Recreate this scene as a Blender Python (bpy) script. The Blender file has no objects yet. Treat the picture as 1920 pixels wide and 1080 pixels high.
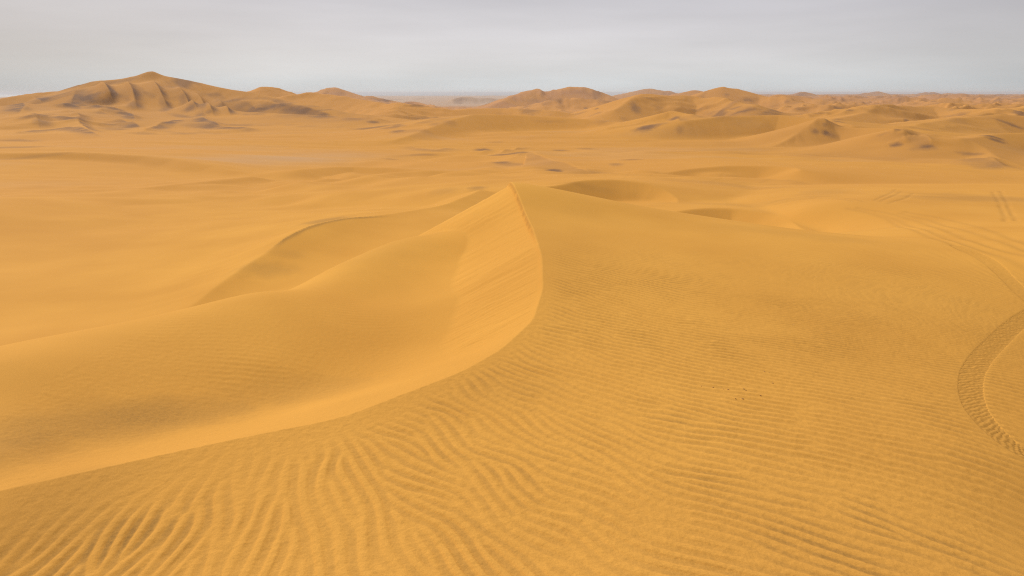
import bpy, math, random
import numpy as np
from math import radians

# ------------------------------------------------------------------ camera
F = 1280.0                      # focal length in pixels of a 1920 wide frame
TH = math.atan(366.0 / F)       # camera tilt below the horizontal
scene = bpy.context.scene
cd = bpy.data.cameras.new("camera")
cam = bpy.data.objects.new("camera", cd)
scene.collection.objects.link(cam)
cam.location = (0, 0, 0)
cam.rotation_euler = (math.pi / 2 - TH, 0, 0)
cd.sensor_width = 36.0
cd.lens = 36.0 * F / 1920.0
cd.clip_start = 0.05
cd.clip_end = 200000.0
scene.camera = cam

# ------------------------------------------------------------------ light
SUN_EL, SUN_AZ = radians(34), radians(-42)        # azimuth measured to the right of the view axis
scene.view_settings.view_transform = 'Standard'
scene.view_settings.look = 'None'
scene.view_settings.exposure = 0.0
scene.view_settings.gamma = 1.0
sd = bpy.data.lights.new("sun", 'SUN')
sun = bpy.data.objects.new("sun", sd)
scene.collection.objects.link(sun)
sd.energy = 2.9
sd.angle = radians(7)
sd.color = (1.0, 0.95, 0.87)
sun.rotation_euler = (radians(90) - SUN_EL, 0, -SUN_AZ + math.pi)
sun.location = (0, 0, 50)

w = bpy.data.worlds.new("World")
scene.world = w
w.use_nodes = True
nt = w.node_tree
nt.nodes.clear()
def N(tree, typ, **kw):
    n = tree.nodes.new(typ)
    for k, v in kw.items():
        setattr(n, k, v)
    return n
L = nt.links.new
out = N(nt, 'ShaderNodeOutputWorld')
sky = N(nt, 'ShaderNodeTexSky')
sky.sky_type = 'NISHITA'
sky.sun_disc = False
sky.sun_elevation = SUN_EL
sky.sun_rotation = SUN_AZ
sky.dust_density = 3.0
bg_sky = N(nt, 'ShaderNodeBackground'); bg_sky.inputs[1].default_value = 0.10
L(sky.outputs[0], bg_sky.inputs[0])
tc = N(nt, 'ShaderNodeTexCoord')
sep = N(nt, 'ShaderNodeSeparateXYZ'); L(tc.outputs['Generated'], sep.inputs[0])
ramp = N(nt, 'ShaderNodeValToRGB')
cr = ramp.color_ramp
stops = [(0.0, (.60, .63, .645)), (0.014, (.61, .637, .65)), (0.03, (.64, .645, .65)), (0.05, (.64, .632, .642)),
         (0.085, (.60, .585, .608)), (0.125, (.555, .54, .573)), (0.3, (.66, .66, .68)), (0.6, (.80, .80, .80)), (1.0, (.92, .92, .91))]
while len(cr.elements) < len(stops):
    cr.elements.new(0.5)
for e, (p, c) in zip(cr.elements, stops):
    e.position = p; e.color = (*c, 1)
# a wavy cloud base: the elevation that drives the ramp is pushed about by a long, flat noise
mp = N(nt, 'ShaderNodeMapping'); mp.inputs['Scale'].default_value = (1.5, 1.5, 26)
L(tc.outputs['Generated'], mp.inputs[0])
nz = N(nt, 'ShaderNodeTexNoise'); nz.inputs['Scale'].default_value = 1.4; nz.inputs['Detail'].default_value = 5; nz.inputs['Roughness'].default_value = .5
L(mp.outputs[0], nz.inputs[0])
ma = N(nt, 'ShaderNodeMath', operation='MULTIPLY_ADD'); L(nz.outputs[0], ma.inputs[0]); ma.inputs[1].default_value = 0.05; ma.inputs[2].default_value = -0.025
mul = N(nt, 'ShaderNodeMath', operation='MULTIPLY_ADD'); L(sep.outputs[2], mul.inputs[0]); mul.inputs[1].default_value = 12.0; mul.inputs[2].default_value = -0.1; mul.use_clamp = True
m2 = N(nt, 'ShaderNodeMath', operation='MULTIPLY'); L(ma.outputs[0], m2.inputs[0]); L(mul.outputs[0], m2.inputs[1])
ad = N(nt, 'ShaderNodeMath', operation='ADD'); L(m2.outputs[0], ad.inputs[0]); L(sep.outputs[2], ad.inputs[1]); ad.use_clamp = True
L(ad.outputs[0], ramp.inputs[0])
# streaks and brighter / duller banks of cloud
mp2 = N(nt, 'ShaderNodeMapping'); mp2.inputs['Scale'].default_value = (2.6, 2.6, 22); mp2.inputs['Rotation'].default_value = (0.0, radians(1.2), 0)
L(tc.outputs['Generated'], mp2.inputs[0])
nz2 = N(nt, 'ShaderNodeTexNoise'); nz2.inputs['Scale'].default_value = 1.0; nz2.inputs['Detail'].default_value = 6
L(mp2.outputs[0], nz2.inputs[0])
mr = N(nt, 'ShaderNodeMapRange'); L(nz2.outputs[0], mr.inputs[0]); mr.inputs[1].default_value = .3; mr.inputs[2].default_value = .7; mr.inputs[3].default_value = .91; mr.inputs[4].default_value = 1.07
# the cloud is thinnest a little right of the view axis
dt = N(nt, 'ShaderNodeVectorMath', operation='DOT_PRODUCT'); L(tc.outputs['Generated'], dt.inputs[0]); dt.inputs[1].default_value = (math.sin(.05), math.cos(.05), 0)
mr2 = N(nt, 'ShaderNodeMapRange'); L(dt.outputs['Value'], mr2.inputs[0]); mr2.inputs[1].default_value = .78; mr2.inputs[2].default_value = 1.0; mr2.inputs[3].default_value = .84; mr2.inputs[4].default_value = 1.14
mm = N(nt, 'ShaderNodeMath', operation='MULTIPLY'); L(mr.outputs[0], mm.inputs[0]); L(mr2.outputs[0], mm.inputs[1])
bg_cloud = N(nt, 'ShaderNodeBackground'); L(ramp.outputs[0], bg_cloud.inputs[0]); L(mm.outputs[0], bg_cloud.inputs[1])
mix = N(nt, 'ShaderNodeMixShader'); mix.inputs[0].default_value = 0.93
L(bg_sky.outputs[0], mix.inputs[1]); L(bg_cloud.outputs[0], mix.inputs[2]); L(mix.outputs[0], out.inputs[0])
scene.cycles.volume_bounces = 1
scene.cycles.max_bounces = 6
scene.cycles.use_denoising = False
scene.cycles.filter_width = 1.15

# ------------------------------------------------------------------ terrain maths
CT, ST = math.cos(TH), math.sin(TH)
def ray(px, py):
    cx, cy = (px - 960) / F, (540 - py) / F
    return cx, CT + cy * ST, -ST + cy * CT
def P(px, py, Y):
    dx, dy, dz = ray(px, py)
    s = Y / dy
    return (dx * s, Y, dz * s)

def smax(a, b, k):
    h = np.clip(0.5 + 0.5 * (a - b) / k, 0, 1)
    return b + (a - b) * h + k * h * (1 - h)
def sstep(a, b, x):
    t = np.clip((x - a) / (b - a), 0, 1)
    return t * t * (3 - 2 * t)

rng = np.random.RandomState(7)
PERM = rng.permutation(4096)
GX = np.cos(rng.rand(4096) * 6.2832); GY = np.sin(np.arccos(GX)) * rng.choice([-1, 1], 4096)
def perlin(x, y, seed=0):
    xi = np.floor(x).astype(np.int64); yi = np.floor(y).astype(np.int64)
    xf = x - xi; yf = y - yi
    u = xf * xf * xf * (xf * (xf * 6 - 15) + 10); v = yf * yf * yf * (yf * (yf * 6 - 15) + 10)
    def g(i, j, fx, fy):
        h = PERM[(PERM[(i + seed * 17) & 4095] + j) & 4095]
        return GX[h] * fx + GY[h] * fy
    a = g(xi, yi, xf, yf); b = g(xi + 1, yi, xf - 1, yf)
    c = g(xi, yi + 1, xf, yf - 1); d = g(xi + 1, yi + 1, xf - 1, yf - 1)
    return (a + (b - a) * u) * (1 - v) + (c + (d - c) * u) * v
def fbm(x, y, oct=4, seed=0, gain=.5):
    s = 0; a = 1; f = 1
    for o in range(oct):
        s = s + a * perlin(x * f, y * f, seed + o * 5); a *= gain; f *= 2.03
    return s

class TPS:
    def __init__(s, pts, val, smooth=1e-4):
        p = np.array(pts, float); n = len(p)
        d2 = ((p[:, None] - p[None]) ** 2).sum(-1)
        K = .5 * d2 * np.log(d2 + 1e-12) + np.eye(n) * smooth
        A = np.zeros((n + 3, n + 3)); A[:n, :n] = K
        A[:n, n] = 1; A[:n, n + 1:] = p; A[n, :n] = 1; A[n + 1:, :n] = p.T
        b = np.zeros(n + 3); b[:n] = val
        c = np.linalg.solve(A, b); s.w = c[:n]; s.c = c[n:]; s.p = p
    def __call__(s, u, v):
        z = s.c[0] + s.c[1] * u + s.c[2] * v
        for (a, b), w_ in zip(s.p, s.w):
            d2 = (u - a) ** 2 + (v - b) ** 2
            z = z + w_ * .5 * d2 * np.log(d2 + 1e-12)
        return z
def uv(x, y):
    return np.arctan2(x, y) * 1.0, np.log(np.hypot(x, y))
AMAX = 0.95
def clampaz(u):
    return np.clip(u, -AMAX, AMAX)

# near windward surface (S1): (px, py, Y) seen points, ('w', px, Y, z) hidden ones
S1P = [(960,1080,3.2),(0,1080,3.5),(1920,1080,3.45),(500,950,3.95),(960,900,4.2),(1500,900,4.3),(1920,900,4.6),(1500,1080,3.25),
 (0,920,4.2),(400,832,4.75),(640,785,5.15),(860,700,6.1),(940,655,6.75),(1000,600,7.6),(1018,540,8.8),(1016,480,10.3),(1000,430,12),(980,385,14),(955,341,16.3),
 (1200,700,6.2),(1600,700,6.5),(1920,700,6.85),(1200,550,8.9),(1500,550,9.2),(1920,550,9.9),(1200,450,12.2),(1500,460,12.3),(1920,460,13),(1130,400,14.5),
 (1100,367,16.8),(1290,402,17),(1500,433,16.5),(1700,450,16),
 ('w',955,18,-2.75),('w',955,20,-3.9),('w',955,25,-7),('w',1100,19,-3.4),('w',1100,25,-7),('w',1290,19.2,-3.7),('w',1290,24,-6.5),('w',1500,19,-4.1),('w',1500,24,-6.2),
 ('w',1700,19,-4.35),('w',1700,24,-6),('w',1920,18,-3.95),('w',1920,24,-5.6),('w',2300,18,-3.9),('w',2300,8,-3.2),('w',2300,4,-3.1),('w',-500,4,-2.75),('w',800,20,-4.2),('w',800,25,-7)]
S2P = [(600,720,7.5),(600,640,8.7),(750,650,8.9),(780,520,12.2),(700,560,11.1),(640,495,13.2),(480,548,10.5),(330,598,8.75),(150,650,7.4),(0,680,6.65),
 (300,800,5.92),(300,720,6.85),(300,650,7.75),(500,760,6.75),(500,680,7.75),(100,850,5.07),(100,760,6.0),(0,780,5.65),(0,850,4.88),(835,435,16.2),(840,490,13.1),(835,560,10.7),(880,600,9.5),(935,640,7.9),(730,455,14.8),
 ('w',330,12,-4.6),('w',480,14.2,-4.8),('w',640,16.8,-4.8),('w',830,20,-4.7),('w',0,9.2,-3.7),('w',150,10.2,-3.95),('w',-300,7.6,-3.4),('w',-400,5.5,-3.05),('w',-300,4.3,-2.9),
 ('w',330,18,-7),('w',640,24,-8),('w',0,14,-7),('w',830,28,-8),('w',-400,12,-7),
 (905,680,6.45),(640,785,5.15),(400,832,4.75),(200,878,4.45),(0,920,4.2),(760,745,5.6),(640,752,6.1),(820,690,7.0)]
BP = [(0,640,12),(0,600,14),(0,500,20.5),(0,400,36),(0,330,68),(300,560,15.5),(300,450,25),(300,370,46),(300,330,74),
 (600,470,18.8),(700,440,20.5),(500,520,16.2),(850,400,24.5),(600,390,36),(600,340,70),(600,315,90),(600,285,134),(850,370,38),(850,340,66),(850,315,98),
 (1050,330,84),(1050,300,120),(1050,270,160),(1050,245,215),(1300,290,132),(1300,270,160),(1550,290,130),(1700,318,103),(1900,345,60),
 (1920,300,112),(1920,400,22),(1800,425,18.5),(1800,380,25.5),(1700,345,42),(1700,400,22.5),(1560,438,19.5),(1500,400,25),('w',1350,25.3,-5.7),('w',1440,23.6,-5.35),(1400,380,31),(1350,350,54),('w',1150,31.3,-5.75),('w',1230,30.6,-5.6),
 (100,290,95),(300,260,175),(500,270,158),(100,250,210),(-300,300,80),(-300,500,18),(2200,400,22),(2200,300,95),
 ('w',-300,300,-13),('w',300,300,-13.5),('w',960,300,-12.5),('w',1500,300,-14),('w',2200,300,-14),
 ('w',-300,600,-17),('w',300,600,-19),('w',850,600,-20),('w',1500,600,-17),('w',2200,600,-16),
 ('w',-300,1400,-32),('w',300,1400,-33),('w',850,1400,-34),('w',1300,1400,-24),('w',1700,1400,-22),('w',2200,1400,-22),
 ('w',-300,3500,-36),('w',700,3500,-38),('w',1200,3500,-34),('w',1700,3500,-24),('w',2200,3500,-24),
 ('w',-300,14000,-37),('w',700,14000,-38),('w',1700,14000,-34),('w',2200,14000,-34)]
def xyz(p):
    if p[0] == 'w':
        return ((p[1] - 960) / F * p[2] * 1.03, p[2], p[3])
    return P(*p)
def mk(pl, base=False):
    q = np.array([xyz(p) for p in pl])
    u, l = uv(q[:, 0], q[:, 1])
    z = q[:, 2] / (q[:, 1] + 8) if base else q[:, 2]
    return TPS(np.c_[u, l], z, 2e-4)
tS1, tS2, tB = mk(S1P), mk(S2P), mk(BP, True)

# brink of the slip face
BR = np.array([P(*p) for p in [(-400,1000,3.75),(0,920,4.2),(400,832,4.75),(640,785,5.15),(860,700,6.1),(940,655,6.75),(1000,600,7.6),(1018,540,8.8),(1016,480,10.3),(1000,430,12),(980,385,14),(956,345,16.3)]] + [(-.5, 20, -4), (-2, 26, -7)])
A0 = radians(15); CA, SA = math.cos(A0), math.sin(A0)
bw = -BR[:, 0] * CA + BR[:, 1] * SA; bv = BR[:, 0] * SA + BR[:, 1] * CA
vv = np.linspace(bv[0] - 2, bv[-1], 400)
# smooth the brink curve
def smooth1(y, n):
    k = np.hanning(n); k /= k.sum()
    return np.convolve(np.pad(y, n // 2, mode='edge'), k, mode='valid')[:len(y)]
bws = smooth1(np.interp(vv, bv, bw), 13)
def brink_w(v): return np.interp(v, vv, bws)
VPK = bv[11]

def near_z(x, y):
    u, l = uv(x, y); u = clampaz(u); l = np.maximum(l, .8)
    s1 = tS1(u, l)
    wv = -x * CA + y * SA; v = x * SA + y * CA
    e = wv - brink_w(v)
    z = s1.copy()
    m = (e > 0) & (v > 1.0)
    if m.any():
        s2 = tS2(u[m], l[m])
        vb = v[m]; eb = e[m]
        wb = brink_w(vb)
        xb = -wb * CA + vb * SA; yb = wb * SA + vb * CA
        ub, lb = uv(xb, yb)
        zb = tS1(clampaz(ub), np.maximum(lb, .8))
        sl = .12 + .44 * sstep(4.6, 7.0, vb)
        # avalanche grooves, running straight down the face
        face = sstep(6.6, 7.6, vb) * sstep(0.02, .15, eb)
        gro = fbm(vb * 5.0 + eb * .12 + .3 * perlin(eb * 2, vb * 2, 3), eb * .55, 4, 9, .7) * (.014 + .010 * perlin(vb * .9, eb * .6, 8))
        gro += .02 * np.minimum(0, perlin(vb * 2.3 + 5, eb * .3, 4) ** 3 * 4)
        # the little cornice under the crest
        nb = perlin(vb * 3.1, vb * 0, 21) * .03
        cor = sstep(0.0, .07, eb + nb * .6) * (.07 * sstep(10.6, 12, vb) + .015 * sstep(7, 9, vb))
        lee = zb - sl * eb - cor + gro * face
        s2b = tS2(clampaz(ub), np.maximum(lb, .8))
        soft = s2 + (zb - s2b) * np.exp(-(eb / .55) ** 1.5)
        steep = smax(lee, s2, .03)
        fw = sstep(6.3, 7.9, vb)
        # no bump where the blend starts at the brink
        steep = np.where(eb < .6, steep * sstep(0, .6, eb) + np.maximum(lee, np.minimum(steep, zb)) * (1 - sstep(0, .6, eb)), steep)
        z[m] = steep * fw + soft * (1 - fw)
    # behind the photographer the dune just runs on
    back = sstep(.85, 1.25, np.abs(np.arctan2(x, y)))
    return z * (1 - back) + (-2.65 - .10 * np.maximum(np.hypot(x, y) - 8, 0)) * back

# crest lines: points (px, py, Y); near slope, far slope, rounding radius, blend
TENTS = [
 # D2 second crest behind the hollow
 ([(290,606,12.3),(330,594,12.9),(420,528,15.0),(500,470,17.5),(540,442,19),(590,420,20.5),(650,408,22),(760,400,24),(830,385,26.5),(870,370,29),(900,356,32)], .20, .34, .05, .25),
 # crescents beyond the crest
 ([(1000,352,32),(1045,348,33),(1090,338,34.5),(1150,336,35),(1210,343,34.5),(1250,357,33.3),(1272,374,31.6),(1264,388,30)], .46, .10, .03, .10),
 ([(1240,402,26),(1290,393,27),(1330,390,27.6),(1380,391,27.6),(1450,402,26.2),(1490,418,24.4),(1515,434,22.6)], .40, .09, .04, .10),
 ([(1180,338,58),(1230,328,61),(1300,316,64),(1370,310,65),(1440,312,64),(1488,314,62),(1502,318,60)], .36, .06, .08, .25),
 ([(800,350,46),(840,346,47),(862,348,46),(868,360,43),(860,373,39.5)], .5, .10, .15, .25),
 ([(870,360,42),(895,350,45),(930,343,50),(1000,338,55),(1060,340,56)], .35, .10, .15, .4),
 # soft swells left
 ([(-300,290,84),(0,287,88),(150,285,90),(310,294,88),(420,313,80),(480,328,74),(560,345,66)], .34, .16, .4, .3),
 ([(-250,372,44),(0,366,46),(180,361,48),(330,346,55),(470,331,66)], .32, .11, .4, .3),
 ([(-300,392,27),(0,398,31),(130,391,35),(300,404,34),(470,430,28.5)], .17, .10, .6, .5),
 ([(-300,225,260),(0,262,160),(60,252,170),(130,250,172),(200,260,160),(330,285,125),(450,300,104)], .12, .10, 2.0, 1.0),
 ([(560,318,74),(640,312,80),(760,316,78),(850,330,72),(900,345,62)], .22, .12, .5, .4),
 # the tall dune on the left
 ([(-500,260,240),(-150,205,300),(0,186,340),(60,174,355),(115,170,365),(140,160,368),(180,151,372),(225,149,376),(258,142,380),(283,139,382),(318,144,380),(360,152,376),(430,167,368),(475,174,360),(540,189,345),(600,202,325),(660,213,300),(710,222,280)], .31, .36, .9, 3.0),
 ([(-300,205,270),(-100,203,285),(0,200,300),(100,199,312),(200,206,318),(300,212,318),(400,211,310),(500,212,296),(600,216,280),(700,224,255)], .072, .3, 1.0, 3.0),
 ([(262,142,380),(272,136,381),(283,132.5,382),(296,138,381),(310,145,380)], .5, .6, .8, .8),
 # mid dunes across the basin
 ([(740,263,165),(760,256,172),(800,241,190),(840,228,208),(870,218,225),(890,214,232),(960,215,236),(1050,220,234),(1130,226,228),(1195,236,212)], .34, .10, .5, 1.2),
 ([(1150,238,200),(1188,234,202),(1215,225,206),(1245,212,210),(1262,207,212),(1290,215,205),(1310,222,196)], .36, .25, .4, 1.0),
 ([(1285,227,186),(1360,219,190),(1450,217,192),(1500,222,186),(1545,226,180),(1600,238,165)], .45, .10, .5, 1.2),
 ([(1440,281,148),(1465,268,152),(1500,247,158),(1520,234,161),(1537,223,165),(1552,238,162),(1600,241,158),(1690,242,150)], .40, .3, .3, 1.0),
 ([(1590,290,125),(1620,274,126),(1645,258,127),(1668,246,128),(1690,239,128),(1712,246,127),(1760,257,122),(1820,268,118),(1855,283,112),(1870,300,104),(1900,316,95),(1960,325,90)], .38, .22, .3, 1.0),
 ([(1700,243,170),(1750,231,190),(1800,225,205),(1850,219,215),(1930,220,215),(2100,222,210)], .3, .14, .6, 1.2),
 ([(1800,262,118),(1870,252,128),(1930,250,130),(2050,250,130)], .34, .12, .4, .8),
 ([(1560,224,280),(1660,204,340),(1740,198,360),(1800,206,340),(1900,216,300)], .28, .16, 1.0, 2.0),
 ([(1820,226,250),(1880,212,290),(1920,204,310),(2050,196,330)], .3, .2, .8, 2.0),
 ([(640,212,330),(700,216,320),(760,224,290),(800,228,270)], .22, .14, .8, 1.5),
 ([(735,216,400),(748,202,470),(757,198,480),(790,205,470),(840,208,460),(900,203,470),(960,203,470),(1040,208,440)], .3, .16, .8, 2.5),
 ([(450,180,600),(480,170,610),(503,166,612),(525,172,610),(565,184,590)], .26, .3, 3.0, 5.0),
 ([(540,182,530),(575,176,540),(620,179,530),(680,188,510),(740,200,480),(770,207,460)], .26, .24, 1.5, 4.0),
 ([(585,184,1350),(603,174,1400),(625,163,1410),(642,170,1400),(670,182,1350),(700,190,1300)], .28, .3, 4.0, 8.0),
 ([(676,186,1450),(693,179,1500),(722,186,1480),(760,194,1400),(800,199,1300)], .26, .3, 3.0, 8.0),
 ([(745,197,1200),(768,190,1230),(790,195,1200),(815,203,1120)], .26, .3, 3.0, 6.0),
 ([(838,192,2600),(872,179,2700),(893,187,2650),(910,183,2750),(945,186,2700)], .26, .3, 6.0, 10.0),
 ([(915,200,1150),(950,186,1250),(975,178,1300),(1000,168,1310),(1016,174,1310),(1040,171,1320),(1066,163,1330),(1085,163,1330),(1112,171,1320),(1150,183,1280)], .3, .34, 2.0, 8.0),
 ([(1010,210,800),(1042,188,880),(1090,187,890),(1160,194,850)], .2, .2, 3.0, 8.0),
 ([(1170,184,1700),(1195,174,1750),(1213,165,1770),(1240,170,1760),(1290,178,1700)], .24, .3, 5.0, 12.0),
 ([(1150,206,400),(1175,192,430),(1199,178,450),(1240,179,460),(1290,180,470),(1350,188,450),(1420,198,400)], .34, .26, .7, 2.0),
 ([(1268,182,1300),(1285,173,1320),(1303,169,1330),(1325,174,1320),(1350,180,1300)], .24, .3, 4.0, 8.0),
 ([(1290,188,700),(1318,175,730),(1338,166,740),(1352,163,742),(1372,167,740),(1385,167,738),(1410,175,730),(1450,184,700),(1520,195,640)], .3, .32, 1.2, 4.0),
 ([(1425,190,850),(1450,180,900),(1462,177,905),(1500,181,900),(1545,188,860)], .28, .3, 1.5, 4.0),
 ([(1480,183,2200),(1503,170,2300),(1525,176,2300),(1570,181,2200)], .3, .34, 2.0, 5.0),
 ([(1540,188,1100),(1580,184,1150),(1640,187,1100),(1700,192,1000)], .2, .22, 4.0, 8.0),
 ([(1560,182,3400),(1600,178,3450),(1625,173,3500),(1643,170.5,3500),(1662,174,3500),(1685,177,3500),(1718,176,3500),(1742,171.5,3550),(1768,175,3550),(1792,173.5,3550),(1815,176,3550),(1845,178.5,3500),(1880,175.5,3600),(1905,178,3600),(1930,176,3600),(2100,178,3600)], .3, .3, 2.0, 8.0),
 ([(1600,190,1500),(1700,186,1700),(1790,189,1700),(1850,186,1650),(1930,188,1600),(2100,186,1600)], .16, .2, 6.0, 14.0),
 ([(1740,196,700),(1775,188,760),(1810,193,740),(1860,196,700)], .26, .26, 3.0, 5.0),
]
def seg_dist(x, y, poly):
    """nearest distance, signed side (>0: away from the camera side) and crest height for a polyline that runs left to right"""
    best = np.full(x.shape, 1e18); zc = np.zeros_like(x); sd_ = np.ones_like(x); tt = np.zeros_like(x)
    Ltot = 0
    for i in range(len(poly) - 1):
        ax, ay, az = poly[i]; bx, by, bz = poly[i + 1]
        dx, dy = bx - ax, by - ay; LL = dx * dx + dy * dy
        t = np.clip(((x - ax) * dx + (y - ay) * dy) / LL, 0, 1)
        qx = x - (ax + t * dx); qy = y - (ay + t * dy)
        d = qx * qx + qy * qy
        m = d < best
        best = np.where(m, d, best); zc = np.where(m, az + t * (bz - az), zc)
        sd_ = np.where(m, np.sign(dx * qy - dy * qx), sd_); tt = np.where(m, Ltot + t * math.sqrt(LL), tt)
        Ltot += math.sqrt(LL)
    return np.sqrt(best), sd_, zc, tt
def tent_h(x, y, poly, sn, sf, rr, sv):
    """roof-like surface under a crest line: the highest of its segments' flanks at every point"""
    h = np.full(x.shape, -1e9)
    for i in range(len(poly) - 1):
        ax, ay, az = poly[i]; bx, by, bz = poly[i + 1]
        dx, dy = bx - ax, by - ay; LL = math.hypot(dx, dy)
        t = np.clip(((x - ax) * dx + (y - ay) * dy) / (LL * LL), 0, 1)
        qx = x - (ax + t * dx); qy = y - (ay + t * dy)
        d = np.sqrt(qx * qx + qy * qy) + 1e-6
        c = (dx * qy - dy * qx) / (LL * d)
        sl = (sn + sf) / 2 + (sf - sn) / 2 * c
        h = np.maximum(h, az + t * (bz - az) - sl * sv * (np.sqrt(d * d + rr * rr) - rr))
    return h
def chaikin(p, n=2):
    p = np.array(p, float)
    for _ in range(n):
        q = [p[0]]
        for a, b in zip(p[:-1], p[1:]):
            q += [a * .8 + b * .2, a * .2 + b * .8]
        q.append(p[-1]); p = np.array(q)
    return p
TP = [(chaikin([P(*q) for q in t[0]], 3 if 20 < t[0][0][2] < 60 else 1), *t[1:]) for t in TENTS]

def base_z(x, y):
    r = np.hypot(x, y)
    u, l = uv(x, y); u = clampaz(u); l = np.clip(l, 2.3, 9.6)
    q = tB(u, l)
    yy = np.exp(l) * np.cos(u)
    z = q * (yy + 8)
    z = z - 2.5 * (1 - sstep(9, 14.5, r))
    far = sstep(150, 500, r)
    # low undulations, longer across the wind
    z = z + .42 * sstep(20, 70, r) * fbm(x / 46, y / 19, 3, 31) * (1 + 1.2 * sstep(80, 200, r))
    z = z + .07 * sstep(14, 30, r) * fbm(x / 9, y / 5, 2, 37)
    # unnamed dunes of the distant field
    side = sstep(.02, .25, u) * .8 + .2
    rd = 1 - np.abs(fbm(x / 120 + 3, y / 150, 4, 41)) * 2.2
    rd2 = 1 - np.abs(fbm(x / 380 + 9, y / 420, 4, 47)) * 2.2
    plain = sstep(1500, 2300, r) * (1 - sstep(.15, .35, u))
    z = z + far * (1 - plain) * side * (6.0 * np.clip(rd, 0, 1) * sstep(200, 600, r) + 15.0 * np.clip(rd2, 0, 1) * sstep(700, 2000, r) - 3)
    z = z + plain * .5 * fbm(x / 300, y / 500, 3, 51)
    # shore: the land goes under the sea
    z = z - 14 * sstep(9000, 12500, r)
    return z

def tents_z(x, y, z):
    r = np.hypot(x, y)
    for poly, sn, sf, rad, k in TP:
        x0, x1 = poly[:, 0].min(), poly[:, 0].max(); y0, y1 = poly[:, 1].min(), poly[:, 1].max()
        reach = (poly[:, 2].max() + 42 if y0 > 150 else 14) / min(sn, sf) + 10 * rad
        reach = min(reach, 30 + .55 * y1)
        m = (x > x0 - reach) & (x < x1 + reach) & (y > y0 - reach) & (y < y1 + reach)
        if not m.any(): continue
        xm, ym = x[m], y[m]
        sc = max(y1 / 12, 1.2)
        # break up the ruler-straight flanks a little
        wob = perlin(xm / sc, ym / sc, 61) * sc * .06
        rr = rad * (1 + .5 * perlin(xm / sc * .5, ym / sc * .5, 65))
        sv = 1 + .25 * perlin(xm / (sc * 1.6), ym / (sc * 1.6), 67)
        h = tent_h(xm + wob, ym + wob, poly, sn, sf, rr, sv)
        zz = z[m]
        z[m] = smax(h, zz, k)
    return z

# ridges laid over slopes: pixel polylines are dropped onto the terrain once, then live in world space
RIDGES = [ # (points px,py), amplitude m, width on the left side, width on the right side
 ([(184,160),(196,172),(206,188),(214,205)], 4.4, 8, 2.9),
 ([(236,158),(243,172),(252,190),(256,212)], 4.4, 9, 3.5),
 ([(283,150),(290,165),(300,185),(318,212)], 4.7, 9, 2.9),
 ([(332,160),(337,176),(350,198),(372,216)], 4.7, 9, 2.6),
 ([(366,168),(370,182),(380,200),(402,220)], 4.1, 7, 2.6),
 ([(403,180),(408,192),(418,206),(432,218)], 3.2, 6, 2.6),
 ([(140,168),(141,178),(136,192),(112,203)], 2.0, 12, 8),
 ([(63,176),(66,190),(80,196)], 1.0, 10, 6),
 ([(0,198),(30,199),(52,202),(48,208),(35,216)], 1.7, 7, 4),
 ([(50,217),(62,222),(70,232),(72,246)], 1.9, 8, 4),
 ([(112,203),(119,212),(135,220),(152,227),(145,237),(170,252)], 2.3, 8, 3.5),
 ([(112,203),(150,202),(190,206),(225,211),(252,217)], 1.5, 4, 6),
 ([(180,214),(190,209),(210,213),(252,217),(254,228)], 1.5, 4, 5),
 ([(260,252),(290,243),(320,232),(330,226)], 1.5, 4, 6),
 ([(370,218),(400,235),(420,242),(430,240)], 1.5, 5, 3),
 ([(0,262),(60,251),(140,249),(200,258)], 0.9, 4, 6),
 ([(432,180),(450,192),(480,203),(520,213)], 1.6, 9, 5),
 ([(470,186),(505,196),(550,205),(605,213)], 1.5, 8, 5),
 ([(520,196),(570,206),(630,216)], 1.2, 7, 5),
 ([(330,232),(380,238),(440,243),(500,246)], 1.0, 5, 7),
 ([(20,232),(60,238),(110,236),(170,241)], 1.1, 4, 6),
 ([(200,226),(240,232),(270,243)], 1.1, 6, 4),
 ([(745,268),(770,273),(790,281),(820,284),(850,278)], .35, 3, 3),
 ([(900,291),(930,292),(965,281),(988,276)], .5, 2.2, 1.4),
 ([(930,310),(960,300),(988,287),(1030,305),(1080,317),(1140,327)], .55, 4, 4),
 ([(880,290),(905,290),(925,283)], .35, 2, 2),
 ([(1100,218),(1150,229),(1190,233)], .5, 5, 5),
 ([(760,240),(800,228),(830,222)], .6, 5, 5),
 ([(1700,243),(1690,258),(1700,275)], .8, 4, 4),
 ([(1680,247),(1672,258),(1690,262),(1712,258)], .9, 3, 3),
 ([(1713,258),(1735,262),(1748,276)], .8, 3, 3),
 ([(1540,226),(1546,238),(1560,250)], .7, 3, 3),
 ([(1810,290),(1845,292),(1862,305),(1890,316)], .8, 4, 2.5),
 ([(1255,218),(1270,219),(1273,230)], .7, 4, 3),
 ([(1390,186),(1402,184),(1420,190)], 2.0, 14, 8),
 ([(1370,205),(1400,202),(1430,212),(1480,218)], 1.2, 10, 6),
 ([(1290,205),(1340,208),(1400,218)], .8, 8, 5),
 ([(1270,223),(1300,218),(1380,220)], .5, 5, 5),
]
def height0(x, y):
    """everything except ripples; returns z and the near-dune mask"""
    z = base_z(x, y)
    z = tents_z(x, y, z)
    near = np.full_like(z, -1e3)
    m = np.hypot(x, y) < 34
    if m.any(): near[m] = near_z(x[m], y[m])
    return z, near
def terrain_noridge(x, y):
    z, n = height0(x, y)
    return smax(n, z, np.where(np.hypot(x, y) < 12, .05, .10))
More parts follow.
